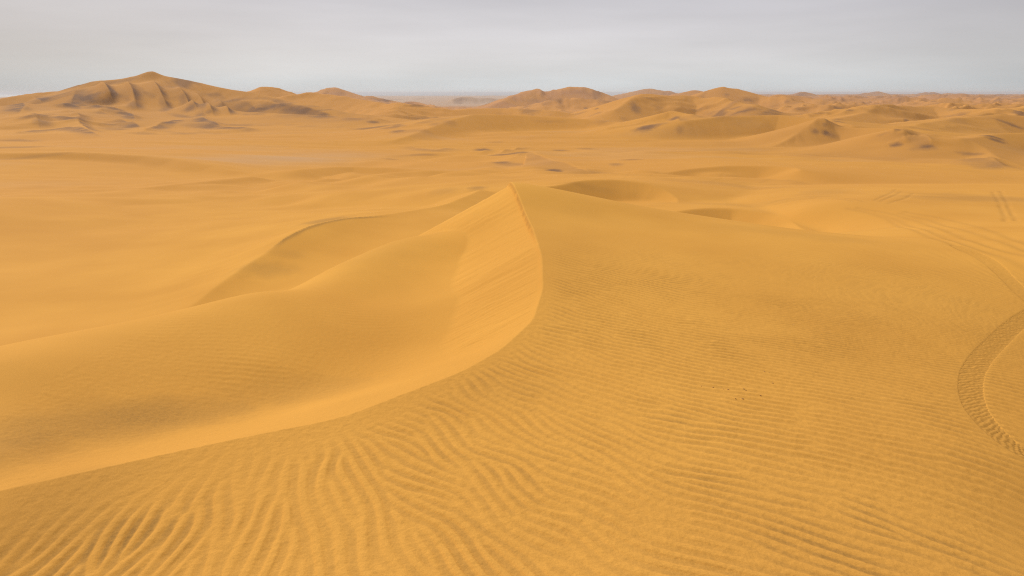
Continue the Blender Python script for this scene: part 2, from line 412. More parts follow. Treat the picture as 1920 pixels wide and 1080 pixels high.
def hit_many(pts, fn, r0=3.0, r1=6000.0):
    """cast rays through pixel positions onto the terrain"""
    pts = np.array(pts, float); cx = (pts[:, 0] - 960) / F; cy = (540 - pts[:, 1]) / F
    dx, dy, dz = cx, CT + cy * ST, -ST + cy * CT
    Ys = np.exp(np.linspace(math.log(r0), math.log(r1), 1500))
    X = (dx / dy)[:, None] * Ys; Yg = np.broadcast_to(Ys, X.shape); Z = (dz / dy)[:, None] * Ys
    H = fn(X.ravel().copy(), Yg.ravel().copy()).reshape(X.shape)
    below = H > Z
    idx = np.where(below.any(1), below.argmax(1), 0)
    res = []
    for i, k in enumerate(idx):
        if k == 0: res.append(None); continue
        a = Z[i, k - 1] - H[i, k - 1]; b = H[i, k] - Z[i, k]
        t = a / (a + b + 1e-12); yy = Ys[k - 1] * (1 - t) + Ys[k] * t
        res.append((dx[i] / dy[i] * yy, yy, dz[i] / dy[i] * yy))
    return res

# ---- resolve every pixel list in one cast
PATCHES = [ # px, py, half width px, half height px, strength : sand heavy in minerals lying in patches; hollow shade painted in
 (160,185,20,7,0.80),(175,192,18,4,0.41),(205,191,12,9,0.72),(250,196,9,7,0.57),(185,200,30,2.5,0.41),(213,206,16,3,0.48),(215,155,30,3,0.41),(140,162,22,2.5,0.36),(100,181,34,3,0.41),(95,188,28,2,0.41),
 (72,226,7,9,0.41),(66,218,7,3,0.48),(135,222,16,3,0.48),(163,249,10,3,0.41),(205,233,12,3,0.48),(215,242,22,5,0.41),(270,250,18,3,0.32),(190,212,9,2.5,0.41),(52,204,6,4,0.32),
 (313,205,9,7,0.64),(304,188,5,12,0.41),(357,203,10,6,0.72),(344,188,6,10,0.48),(376,217,7,5,0.64),(381,196,7,7,0.64),(392,210,6,4,0.48),(415,200,8,7,0.48),(340,180,18,5,0.25),(400,177,14,3,0.25),
 (440,188,26,3,0.48),(452,197,16,6,0.41),(485,207,26,5,0.64),(500,202,36,3,0.57),(545,206,40,4,0.48),(590,210,36,3,0.57),(610,218,24,4,0.57),(560,215,40,4,0.32),(330,163,16,2,0.32),(410,238,16,2,0.32),(345,250,18,2,0.41),(462,235,10,2,0.32),
 (700,229,10,2.5,.8),(745,235,9,2.5,.6),(700,239,30,2,.8),(745,246,12,2.5,.6),(735,239,22,2,.5),(665,222,20,4,.35),(765,246,25,3,.3),(770,221,20,1.5,.5),(805,222,26,1.5,.5),
 (815,233,10,3,.4),(840,228,14,6,.35),(795,245,16,3,.25),
 (905,281,13,2.5,1.0),(945,290,24,1.6,.8),(975,286,14,1.4,.7),(940,304,16,3,.8),(960,308,26,3,.4),(1040,320,15,3,1.1),(1050,283,14,2.5,.6),(1100,279,16,1.5,.4),(1155,308,11,3,.5),(1185,299,18,1.5,.5),(1120,324,30,3,.3),
 (930,266,14,2,.3),(790,290,26,2,.5),(733,298,12,1.4,.4),(820,283,20,1.6,.4),
 (1192,205,9,8,.7),(1187,196,6,8,.4),(1215,238,15,6,1.0),(1200,242,14,5,.5),(1265,222,9,3,.9),(1235,233,14,3,.4),(1275,243,6,8,.4),(1098,203,4,1.2,.9),(1119,204,4,1.2,.9),(1215,183,16,2,.4),(1035,228,30,2,.25),(1085,213,12,1.5,.4),
 (988,197,9,3,.6),(1000,190,20,3,.35),(1100,186,14,2,.3),(1090,172,14,3,.3),(870,186,14,3,.4),(900,185,12,2,.4),(720,188,26,3,.8),(785,197,20,3,.8),(760,193,16,2,.5),(640,174,16,3,.25),
 (1308,206,18,2,.6),(1395,208,22,2.5,.9),(1402,189,9,2,.7),(1362,178,5,2,.5),(1380,202,10,2,.6),(1476,189,5,3,.6),(1500,204,12,1.5,.6),(1570,203,7,1.5,.8),(1590,206,7,1.3,.8),(1530,212,16,1.5,.5),(1572,228,8,1.2,.6),(1495,193,14,2,.3),
 (1529,247,6,5,.6),(1548,249,5,5,.9),(1560,253,9,5,.5),(1547,234,5,3,.5),(1680,272,9,4,.9),(1740,275,9,3.5,.9),(1730,278,18,6,.4),(1684,243,6,2.5,.6),(1700,227,4,3,.8),(1715,252,14,4,.35),(1655,252,10,3,.35),
 (1820,289,16,3,.6),(1830,300,22,8,.4),(1850,313,18,5,.4),(1870,307,12,7,.4),(1857,255,16,1.5,1.0),(1868,263,12,2.5,.9),(1890,231,18,2,.7),(1905,238,10,1.5,.6),(1912,212,9,4,.9),(1835,195,9,1.3,.7),(1655,195,4,1.2,.8),(1676,194,4,1.5,.6),(1750,190,5,1.3,.6),(1785,206,5,1.3,.4),(1740,244,30,2,.3),(1880,310,40,4,.3),
 # nearer, softer patches; in the hollow they deepen its shade by colour
 (110,800,190,34,.40),(20,845,90,32,.34),(330,775,140,30,.32),(570,735,120,30,.22),(500,505,46,14,.30),(540,475,30,8,.18),(700,470,90,26,.14),(610,413,40,3,.5),(835,357,26,8,.22),(895,352,16,5,.5),(30,265,30,4,.5),(20,277,40,2,.5),(50,296,60,2,.3),
 (1100,350,60,6,.16),(1410,385,120,4,.15),(1560,1030,150,60,-1.0),(1720,1010,130,60,-.9),(1380,930,150,50,-.6),(1250,785,60,8,-.6),(1000,880,120,50,-.4),(200,1030,200,60,-.6),(1860,372,80,6,.35),(1750,372,60,4,.2),(1350,345,90,4,.2),(1550,360,40,6,.2),
 (1200,420,160,10,.06),(1500,440,160,7,.16),(950,730,120,20,.08),(100,960,140,70,.20),
]
rig = []
for pts, *_ in RIDGES: rig += pts
rh = hit_many(rig, terrain_noridge)
TALL = [P(*q) for q in [(-150,215,300),(0,190,330),(283,150,352),(430,175,340),(600,205,310)]]
RW = []; k_ = 0
for pts, amp, wl, wr in RIDGES:
    q = [h for h in rh[k_:k_ + len(pts)] if h is not None]; k_ += len(pts)
    if len(q) > 1: RW.append((chaikin(q, 2), amp, wl, wr))
def ridges_z(x, y, z):
    r = np.hypot(x, y)
    m = (r > 110) & (y > 0)
    if m.any():
        xm, ym, rm = x[m], y[m], r[m]
        wx = xm + 9 * perlin(xm / 40, ym / 40, 111); wy = ym + 9 * perlin(xm / 40, ym / 40, 113)
        cr = 1 - np.abs(perlin(wx / 26, wy / 19, 115)) * 2.6
        cr2 = 1 - np.abs(perlin(wx / 11 + 4, wy / 8, 117)) * 2.6
        msk = np.clip(.35 + 1.6 * perlin(xm / 90, ym / 70, 119), 0, 1)
        u = np.arctan2(xm, ym)
        msk = msk * sstep(40, 100, seg_dist(xm, ym, TALL)[0])
        msk = msk * (sstep(215, 290, rm) + .7 * sstep(120, 150, rm) * sstep(.22, .4, u))
        z[m] += msk * (np.minimum(.0058 * rm, 3.6) * np.clip(cr, 0, 1) + np.minimum(.0016 * rm, .8) * np.clip(cr2, 0, 1)) * (1 - sstep(1500, 2500, rm))
    for poly, amp, wl, wr in RW:
        W = 3 * max(wl, wr)
        m = (x > poly[:, 0].min() - W) & (x < poly[:, 0].max() + W) & (y > poly[:, 1].min() - W) & (y < poly[:, 1].max() + W)
        if not m.any(): continue
        d, s, zc, tt = seg_dist(x[m], y[m], poly)
        Lt = np.sum(np.hypot(*(poly[1:, :2] - poly[:-1, :2]).T))
        fade = sstep(0, .25 * Lt, tt) * sstep(0, .25 * Lt, Lt - tt) 
        # in front of an end the ridge dies out
        wdt = np.where(s > 0, wr, wl)
        z[m] += amp * .85 * fade * np.exp(-d / wdt * 1.1) * (1 - sstep(2.2, 3.0, d / wdt))
    return z
def terrain(x, y, want_near=False):
    z, n = height0(x, y)
    z = ridges_z(x, y, z)
    zz = smax(n, z, np.where(np.hypot(x, y) < 12, .05, .10))
    return (zz, n > z) if want_near else zz

# tyre tracks: pixel polylines, half width m
TRK = [
 ([(1990,560),(1925,592),(1894,616),(1870,640),(1840,670),(1822,700),(1819,733),(1829,767),(1858,803),(1898,838),(1950,868),(2000,890)], .135, 'near'),
 ([(1990,610),(1920,553),(1895,527),(1870,502),(1835,479),(1795,461)], .14, 'mid'),
 ([(1815,470),(1780,455),(1720,432),(1675,412),(1630,398),(1590,391)], .14, 'far'),
 ([(1640,400),(1690,412),(1740,430),(1800,455),(1850,470),(1920,500),(2000,530)], .16, 'far'),
 ([(1610,390),(1680,401),(1740,418),(1800,443),(1850,460),(1920,478),(2000,500)], .16, 'far'),
 ([(1690,400),(1750,413),(1800,428),(1850,444),(1920,468),(2000,490)], .16, 'far'),
 ([(1700,397),(1770,408),(1830,422),(1880,440),(1920,455),(2000,478)], .16, 'far'),
 ([(1440,382),(1480,372),(1530,367),(1580,371),(1620,378)], .11, 'far'),
 ([(1455,383),(1500,374),(1550,371),(1600,377)], .11, 'far'),
 ([(1650,378),(1680,366),(1690,358)], .11, 'far'),
 ([(1665,382),(1700,372),(1712,362)], .11, 'far'),
 ([(1640,376),(1668,364),(1680,355)], .11, 'far'),
 ([(1862,360),(1872,378),(1882,400),(1886,415)], .11, 'far'),
 ([(1876,358),(1886,376),(1896,398),(1906,414)], .11, 'far'),
]
PEB = [(1315,725),(1337,726),(1356.5,730),(1365.5,731),(1394.5,729.5),(1398.5,732),(1426,742),(1433.5,697),(1442.5,699.5),(1449,718),(1392.5,749.5),(1379,748)]
allp = []
for pts, *_ in TRK: allp += pts
nT = len(allp)
for px, py, hw, hh, s in PATCHES: allp += [(px, py), (px, py + hh), (px, py - hh)]
allp += PEB
hh_ = hit_many(allp, terrain)
TW = []; k_ = 0
for pts, hwid, kind in TRK:
    q = [h for h in hh_[k_:k_ + len(pts)] if h is not None]; k_ += len(pts)
    if len(q) > 1: TW.append((chaikin(q, 3), hwid, kind))
PW = []
for i, (px, py, hw, hh, s) in enumerate(PATCHES):
    c, lo, hi = hh_[nT + 3 * i: nT + 3 * i + 3]
    if c is None: continue
    rx = hw / F * math.hypot(c[0], c[1]); 
    ext = [abs(math.hypot(q[0], q[1]) - math.hypot(c[0], c[1])) for q in (lo, hi) if q is not None]
    ry = min(min(ext) if ext else rx, rx * 6 + 3)
    ry = max(ry, rx * .12)
    PW.append((c[0], c[1], rx, ry, s))
PEBW = hh_[nT + 3 * len(PATCHES):]

def track_info(x, y, which=('near', 'mid', 'far')):
    """distance to the nearest track centre in units of its half width"""
    best = np.full(x.shape, 9.0)
    for poly, hw, kind in TW:
        if kind not in which: continue
        W = hw * 3
        m = (x > poly[:, 0].min() - W) & (x < poly[:, 0].max() + W) & (y > poly[:, 1].min() - W) & (y < poly[:, 1].max() + W)
        if not m.any(): continue
        d = seg_dist(x[m], y[m], poly)[0] / hw
        best[m] = np.minimum(best[m], d)
    return best

# ------------------------------------------------------------------ wind ripples: oriented band-pass growth from noise
def make_ripples(n, x0, y0, size, ang_fn, lam_fn, seed, it=5, nb=15, lams=(.07, .098, .135, .185)):
    r = np.random.RandomState(seed)
    f = r.randn(n, n)
    xs = x0 + (np.arange(n) + .5) * size / n; ys = y0 + (np.arange(n) + .5) * size / n
    X, Y_ = np.meshgrid(xs, ys)
    A = ang_fn(X, Y_)                                # direction of the wave normal
    Lm = lam_fn(X, Y_)
    fx = np.fft.fftfreq(n, size / n)[None]; fy = np.fft.fftfreq(n, size / n)[:, None]
    fr = np.hypot(fx, fy) + 1e-9; fa = np.arctan2(fy, fx)
    a0, a1 = A.min(), A.max(); ab = np.linspace(a0, a1, nb); da = (a1 - a0) / (nb - 1)
    ll = np.log(np.array(lams))
    wl = []
    for i in range(len(lams)):
        lw = np.log(Lm)
        sp = ll[1] - ll[0]
        wl.append(np.clip(1 - np.abs(lw - ll[i]) / sp, 0, 1))
    sw = sum(wl) + 1e-9
    wa = [np.clip(1 - np.abs(A - a) / da, 0, 1) for a in ab]
    filt = []
    for a in ab:
        c2 = np.cos(fa - a) ** 2
        ang = np.exp(-(1 - c2) / (2 * .24 ** 2))
        for la in lams:
            filt.append(ang * np.exp(-(np.log(fr * la)) ** 2 / (2 * .20 ** 2)))
    for _ in range(it):
        G = np.fft.fft2(f); acc = np.zeros((n, n))
        q = 0
        for i in range(nb):
            for j in range(len(lams)):
                wgt = wa[i] * wl[j] / sw
                if wgt.max() > 0:
                    acc += wgt * np.fft.ifft2(G * filt[q]).real
                q += 1
        acc /= acc.std() + 1e-9
        f = np.tanh(acc * 1.3)
    return f
def bicubic(F_, x0, y0, size, x, y):
    n = F_.shape[0]
    u = (x - x0) / size * n - .5; v = (y - y0) / size * n - .5
    iu = np.floor(u).astype(int); iv = np.floor(v).astype(int); fu = u - iu; fv = v - iv
    def wt(t): return [((-.5 * t + 1) * t - .5) * t, (1.5 * t - 2.5) * t * t + 1, ((-1.5 * t + 2) * t + .5) * t, (.5 * t - .5) * t * t]
    wu, wv = wt(fu), wt(fv); s = 0
    for a in range(4):
        for b in range(4):
            s = s + wu[a] * wv[b] * F_[(iv + b - 1) % n, (iu + a - 1) % n]
    return s
def ang1(X, Y_):
    # crest tangent swings from "straight ahead" at the lower left to nearly crosswise on the right
    r = np.hypot(X, Y_)
    q = X / (Y_ + 1.2)
    a = np.interp(q, [-.7, -.45, -.3, -.17, .03, .2, .4], [-4, 2, 12, 28, 47, 60, 68]) + 8 * sstep(6, 12, Y_)
    a = a + 14 * perlin(X / 1.6, Y_ / 1.6, 71) + 26 * perlin(X / .3, Y_ / .4, 74) + 50 * perlin(X / .55, Y_ / .75, 73) * (1 - sstep(.1, .45, q)) * (1 - sstep(5.0, 6.5, Y_))
    return np.radians(a)
def lam1(X, Y_):
    q = X / (Y_ + 1.2)
    return .122 - .008 * sstep(-.55, -.15, q) * (1 - .35 * sstep(.1, .5, q)) - .05 * sstep(.0, .5, q) * sstep(5, 7.5, Y_) + .012 * perlin(X, Y_, 77)
RS = 17.0; RX0, RY0 = -5.0, 1.0
RIP = make_ripples(1400, RX0, RY0, RS, ang1, lam1, 5)
# ripples on the left slope
def ang2(X, Y_):
    return np.radians(100 + 14 * perlin(X / 3, Y_ / 3, 81))
R2S = 12.0; R2X, R2Y = -9.0, 4.0
RIP2 = make_ripples(768, R2X, R2Y, R2S, ang2, lambda X, Y_: .125 + 0 * X, 11, it=4, nb=5, lams=(.10, .125, .156))

def add_ripples(x, y, z, near):
    """returns (dz, trough)"""
    dz = np.zeros_like(x); tr = np.zeros_like(x)
    m = (np.hypot(x, y) < 22) & (y > 1.2) & (x > RX0 + .3) & (x < RX0 + RS - .3) & (y < RY0 + RS - .3)
    if not m.any(): return dz, tr
    xm, ym = x[m], y[m]
    wv = -xm * CA + ym * SA; v = xm * SA + ym * CA
    e = wv - brink_w(v)
    nr = near[m]
    f = bicubic(RIP, RX0, RY0, RS, xm, ym)
    q = xm / (ym + 1.2)
    # sharp crest, rounded trough
    amp = .0060 * (1 - .24 * sstep(.0, .45, q)) * (.72 + .4 * fbm(xm / 2.2, ym / 2.2, 2, 83) + .55 * fbm(xm / .5, ym / .5, 2, 84))
    lf = sstep(.1, 2.3, -xm)
    amp = amp * (.12 * sstep(0, .2, -e) + .88 * sstep(.05 + .35 * lf, .35 + 1.0 * lf, -e))
    amp = amp * (1 - .95 * sstep(9, 13, ym))
    m1 = (e < 0) & nr
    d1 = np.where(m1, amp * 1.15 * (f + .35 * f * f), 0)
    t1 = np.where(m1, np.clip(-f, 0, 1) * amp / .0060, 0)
    # left slope
    m2 = (e > 1.2) & nr & (xm > R2X + .3) & (xm < R2X + R2S - .3) & (ym > R2Y + .3)
    f2 = bicubic(RIP2, R2X, R2Y, R2S, xm, ym)
    a2 = .0026 * sstep(1.6, 3.0, e) * np.clip(.35 + 1.5 * perlin(xm / 2.4, ym / 2.4, 85), 0, 1.2) * sstep(6.2, 7.6, ym)
    d1 = np.where(m2, a2 * f2, d1)
    # fine random sandy relief everywhere
    d1 += .0034 * fbm(xm / .075, ym / .075, 3, 87, .65) * (1 - sstep(7, 12, ym))
    dz[m] = d1; tr[m] = t1
    return dz, tr

# ------------------------------------------------------------------ grid
t_ = np.linspace(2.6 / 2.4, 2.6 / 22, 1250)
rows = np.concatenate([[.25, .6, 1.0, 1.4, 1.7, 1.95, 2.1, 2.2, 2.3], 2.6 / t_,
    np.exp(np.linspace(math.log(22.12), math.log(700), 720)), np.exp(np.linspace(math.log(707), math.log(6000), 230)), np.exp(np.linspace(math.log(6100), math.log(15000), 30))])
a_in = np.radians(np.linspace(-39.5, 39.5, 1000)); a_s = np.radians(np.linspace(39.8, 62, 80)); a_b = np.radians(np.linspace(64, 180, 45))
az = np.concatenate([-a_b[::-1][1:], -a_s[::-1], a_in, a_s, a_b])        # 180 deg appears once, the sheet closes on itself
nr_, nc = len(rows), len(az)
R_, A_ = np.meshgrid(rows, az, indexing='ij')
X = (R_ * np.sin(A_)).ravel(); Yc = (R_ * np.cos(A_)).ravel()
Z, NEAR = terrain(X, Yc, True)
dz, TR = add_ripples(X, Yc, Z, NEAR)
tk = track_info(X, Yc, ('near', 'mid'))
dz *= sstep(.95, 1.1, tk)
Zs = Z.copy()                                             # smooth terrain used by the tracks
Z = Z + dz
Z = Z - .022 * (1 - sstep(.60, .85, tk))
tkf = track_info(X, Yc, ('far',))
Z = Z - .020 * np.exp(-2 * tkf ** 2) * np.clip(.7 + fbm(X / 2, Yc / 2, 2, 109), 0, 1.2)

# darkening: sand heavy in minerals, and shade painted into the colour
DARK = np.zeros_like(X); DTR = np.zeros_like(X)
for cx_, cy_, rx, ry, s in PW:
    rm = max(rx, ry) * 2.6
    m = (np.abs(X - cx_) < rm) & (np.abs(Yc - cy_) < rm)
    if not m.any(): continue
    xm, ym = X[m] - cx_, Yc[m] - cy_
    rr0 = math.hypot(cx_, cy_); ux, uy = cx_ / rr0, cy_ / rr0
    al = xm * ux + ym * uy; ac = xm * uy - ym * ux
    wob = 1 + .45 * fbm(X[m] / (rx * .6), Yc[m] / (rx * .6), 3, 91)
    d = np.sqrt((ac / rx) ** 2 + (al / ry) ** 2) / wob
    if s < 0:
        DTR[m] = np.maximum(DTR[m], -s * (1 - sstep(.2, 1.6, d))); continue
    DARK[m] = np.maximum(DARK[m], 0) + s * (1 - sstep(.25, 1.7, d)) * (1 - np.clip(DARK[m], 0, 1) * .5)
RR = np.hypot(X, Yc)
# darker band along one side of each small ridge
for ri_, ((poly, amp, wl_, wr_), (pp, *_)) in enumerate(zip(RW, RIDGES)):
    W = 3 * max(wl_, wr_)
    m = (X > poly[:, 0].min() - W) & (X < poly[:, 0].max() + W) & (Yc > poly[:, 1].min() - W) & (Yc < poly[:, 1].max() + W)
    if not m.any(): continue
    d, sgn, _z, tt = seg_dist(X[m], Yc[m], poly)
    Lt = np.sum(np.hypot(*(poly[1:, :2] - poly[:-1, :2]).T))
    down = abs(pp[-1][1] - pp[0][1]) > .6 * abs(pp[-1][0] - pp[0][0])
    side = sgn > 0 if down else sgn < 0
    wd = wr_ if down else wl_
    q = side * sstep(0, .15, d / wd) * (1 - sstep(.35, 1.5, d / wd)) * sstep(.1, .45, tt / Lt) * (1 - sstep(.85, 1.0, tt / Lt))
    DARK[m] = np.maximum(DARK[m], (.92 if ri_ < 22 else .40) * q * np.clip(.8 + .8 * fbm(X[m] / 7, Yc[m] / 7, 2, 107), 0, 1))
e_all = (-X * CA + Yc * SA) - brink_w(X * SA + Yc * CA); v_all = X * SA + Yc * CA
cl = chaikin([P(*q) for q in [(500,470,17.5),(540,442,19),(590,420,20.5),(650,408,22),(720,403,23)]], 1)  # darker line along the near side of the second crest
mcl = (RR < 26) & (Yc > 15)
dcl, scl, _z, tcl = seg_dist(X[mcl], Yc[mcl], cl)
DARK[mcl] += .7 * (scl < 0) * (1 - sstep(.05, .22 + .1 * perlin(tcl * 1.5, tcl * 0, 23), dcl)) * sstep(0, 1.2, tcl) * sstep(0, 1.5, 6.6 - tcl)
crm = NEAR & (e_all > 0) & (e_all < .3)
DARK += np.where(crm, .42 * sstep(10.8, 12.2, v_all) * (1 - sstep(.02, .055, e_all + .05 * perlin(v_all * 4, v_all * 0, 22))) * sstep(0, .015, e_all), 0)  # painted shadow of the cornice overhang along the brink
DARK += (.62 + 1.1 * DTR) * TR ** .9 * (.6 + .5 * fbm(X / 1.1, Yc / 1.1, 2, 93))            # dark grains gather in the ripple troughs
farm = sstep(120, 400, RR)
DARK += farm * np.clip(fbm(X / (RR * .045 + 4), Yc / (RR * .02 + 4), 4, 95) * 1.8 - .55, 0, .6)
DARK += .14 * np.exp(-2 * tkf ** 2)  # far tracks darkened, their groove shade painted in
# tall dune and right-hand dunes toned darker, painting in shade their faces lack
dT = seg_dist(X, Yc, TALL)[0]; uu = np.arctan2(X, Yc)
DARK += (1 - sstep(50, 120, dT)) * np.clip(.20 + .25 * fbm(X / 30, Yc / 30, 3, 121), 0, .4) * (RR > 150)
DARK += sstep(.12, .34, uu) * sstep(95, 130, RR) * np.clip(.13 + .2 * fbm(X / 40, Yc / 40, 3, 123), 0, .3)
DARK = np.clip(DARK, 0, 1.2)
# pale gravel floor: basin patches and the coastal plain
PALE = sstep(1500, 2400, RR) * (1 - sstep(.15, .35, np.arctan2(X, Yc))) * (.8 + .3 * fbm(X / 500, Yc / 900, 3, 97))
PALE = np.maximum(PALE, .10 * sstep(.1, .45, fbm(X / 45, Yc / 25, 3, 99)) * sstep(50, 90, RR) * (1 - sstep(200, 260, RR)))
hh1 = hit_many([(540, 296), (450, 300), (620, 292)], terrain)
for h, s in zip(hh1, (.4, .3, .25)):
    if h: PALE = np.maximum(PALE, s * np.exp(-((X - h[0]) / 10) ** 2 - ((Yc - h[1]) / 9) ** 2))
PALE = np.clip(PALE, 0, 1)

# ------------------------------------------------------------------ materials
def sand_material(name, track=False):
    m = bpy.data.materials.new(name); m.use_nodes = True
    t = m.node_tree; t.nodes.clear(); LK = t.links.new
    o = N(t, 'ShaderNodeOutputMaterial'); b = N(t, 'ShaderNodeBsdfPrincipled')
    b.inputs['Roughness'].default_value = .9
    b.inputs['Specular IOR Level'].default_value = .03
    LK(b.outputs[0], o.inputs[0])
    geo = N(t, 'ShaderNodeNewGeometry')
    def noise(scale, detail, rough=.5, vec=None):
        n = N(t, 'ShaderNodeTexNoise'); n.inputs['Scale'].default_value = scale; n.inputs['Detail'].default_value = detail; n.inputs['Roughness'].default_value = rough
        LK(vec or geo.outputs['Position'], n.inputs['Vector']); return n
    def mixc(fac, a, bb, blend='MIX'):
        x = N(t, 'ShaderNodeMix'); x.data_type = 'RGBA'; x.blend_type = blend
        for sock, val in ((x.inputs[0], fac), (x.inputs[6], a), (x.inputs[7], bb)):
            if hasattr(val, 'links'): LK(val, sock)
            elif isinstance(val, tuple): sock.default_value = (*val, 1)
            else: sock.default_value = val
        return x.outputs[2]
    def mrange(v, a, bb, c, d):
        x = N(t, 'ShaderNodeMapRange'); LK(v, x.inputs[0])
        for i, q in enumerate((a, bb, c, d)): x.inputs[i + 1].default_value = q
        return x.outputs[0]
    at = N(t, 'ShaderNodeAttribute'); at.attribute_name = 'mineral_shade'
    pa = N(t, 'ShaderNodeAttribute'); pa.attribute_name = 'pale'
    n1 = noise(.35, 4); n2 = noise(.02, 5); n3 = noise(140, 3, .7); n4 = noise(38, 3, .6)
    col = mixc(mrange(n1.outputs[0], .3, .7, 0, 1), SAND_A, SAND_B)
    # further off the sand turns redder, then greyer
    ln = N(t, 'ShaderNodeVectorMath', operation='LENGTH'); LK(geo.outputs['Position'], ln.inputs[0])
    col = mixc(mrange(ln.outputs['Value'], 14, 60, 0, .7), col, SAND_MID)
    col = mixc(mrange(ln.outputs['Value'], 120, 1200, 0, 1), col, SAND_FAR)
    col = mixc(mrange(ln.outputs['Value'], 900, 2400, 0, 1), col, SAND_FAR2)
    col = mixc(mrange(n2.outputs[0], .38, .62, 0, .55), col, SAND_C)
    col = mixc(pa.outputs['Fac'], col, PALE_C)
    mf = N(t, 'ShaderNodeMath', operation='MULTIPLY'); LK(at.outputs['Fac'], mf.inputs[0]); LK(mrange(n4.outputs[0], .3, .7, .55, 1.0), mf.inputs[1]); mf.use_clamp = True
    col = mixc(mf.outputs[0], col, mixc(mrange(ln.outputs['Value'], 15, 60, 0, 1), MINERAL_SHADE_NEAR, MINERAL_SHADE))
    # single grains
    col = mixc(1.0, col, mixc(mrange(n3.outputs[0], .3, .7, 0, 1), (.86, .86, .86), (1.12, 1.12, 1.12)), 'MULTIPLY')
    LK(col, b.inputs['Base Color'])
    bp = N(t, 'ShaderNodeBump'); bp.inputs['Strength'].default_value = .35; bp.inputs['Distance'].default_value = .004
    LK(n3.outputs[0], bp.inputs['Height'])
    LK(bp.outputs[0], b.inputs['Normal'])
    return m
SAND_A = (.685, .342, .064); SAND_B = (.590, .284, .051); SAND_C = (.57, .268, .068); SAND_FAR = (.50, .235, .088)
SAND_FAR2 = (.38, .215, .135); SAND_MID = (.57, .268, .060); PALE_C = (.47, .335, .235); MINERAL_SHADE_NEAR = (.22, .122, .040); MINERAL_SHADE = (.19, .108, .068)
M_sand = sand_material("dune_sand")

def tagged(o, kind=None, label=None, cat=None, group=None):
    if kind: o['kind'] = kind
    if label: o['label'] = label
    if cat: o['category'] = cat
    if group: o['group'] = group
    return o
def grid_mesh(name, V, quads, mat, attrs=None):
    me = bpy.data.meshes.new(name)
    nq = len(quads)
    me.vertices.add(len(V)); me.vertices.foreach_set('co', np.ascontiguousarray(V, dtype=np.float32).ravel())
    me.loops.add(nq * 4); me.loops.foreach_set('vertex_index', np.ascontiguousarray(quads, dtype=np.int32).ravel())
    me.polygons.add(nq); me.polygons.foreach_set('loop_start', np.arange(0, nq * 4, 4, dtype=np.int32))
    me.polygons.foreach_set('loop_total', np.full(nq, 4, dtype=np.int32))
    me.polygons.foreach_set('use_smooth', np.ones(nq, dtype=bool))
    me.update(calc_edges=True)
    for k, v in (attrs or {}).items():
        a = me.attributes.new(k, 'FLOAT', 'POINT'); a.data.foreach_set('value', np.ascontiguousarray(v, dtype=np.float32))
    me.materials.append(mat)
    o = bpy.data.objects.new(name, me); scene.collection.objects.link(o)
    return o

V = np.c_[X, Yc, Z]
I = np.arange(nr_ * nc).reshape(nr_, nc)
J = np.roll(I, -1, axis=1)
Q = np.stack([I[:-1], I[1:], J[1:], J[:-1]], axis=-1).reshape(-1, 4)[:, ::-1]
# regions
cxq = X[Q].mean(1); cyq = Yc[Q].mean(1); rq = np.hypot(cxq, cyq); uq = np.arctan2(cxq, cyq)
reg = np.zeros(len(Q), int)
reg[(NEAR[Q].sum(1) >= 2) | (rq < 4.5)] = 1
hp = [P(*q) for q in [(-500,260,240),(0,186,340),(283,133,382),(430,167,368),(600,202,325)]]
dh = seg_dist(cxq, cyq, hp)[0]
reg[(reg == 0) & (dh < 95) & (rq > 215)] = 2
reg[(reg == 0) & (rq > 1900) & (uq < .25)] = 3
def submesh(name, sel):
    q = Q[sel]; used = np.unique(q); mp_ = np.zeros(len(V), int); mp_[used] = np.arange(len(used))
    return grid_mesh(name, V[used], mp_[q], M_sand, {'mineral_shade': DARK[used], 'pale': PALE[used]})
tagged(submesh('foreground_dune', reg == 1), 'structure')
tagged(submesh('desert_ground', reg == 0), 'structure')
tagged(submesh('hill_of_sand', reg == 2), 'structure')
tagged(submesh('coastal_plain', reg == 3), 'structure')

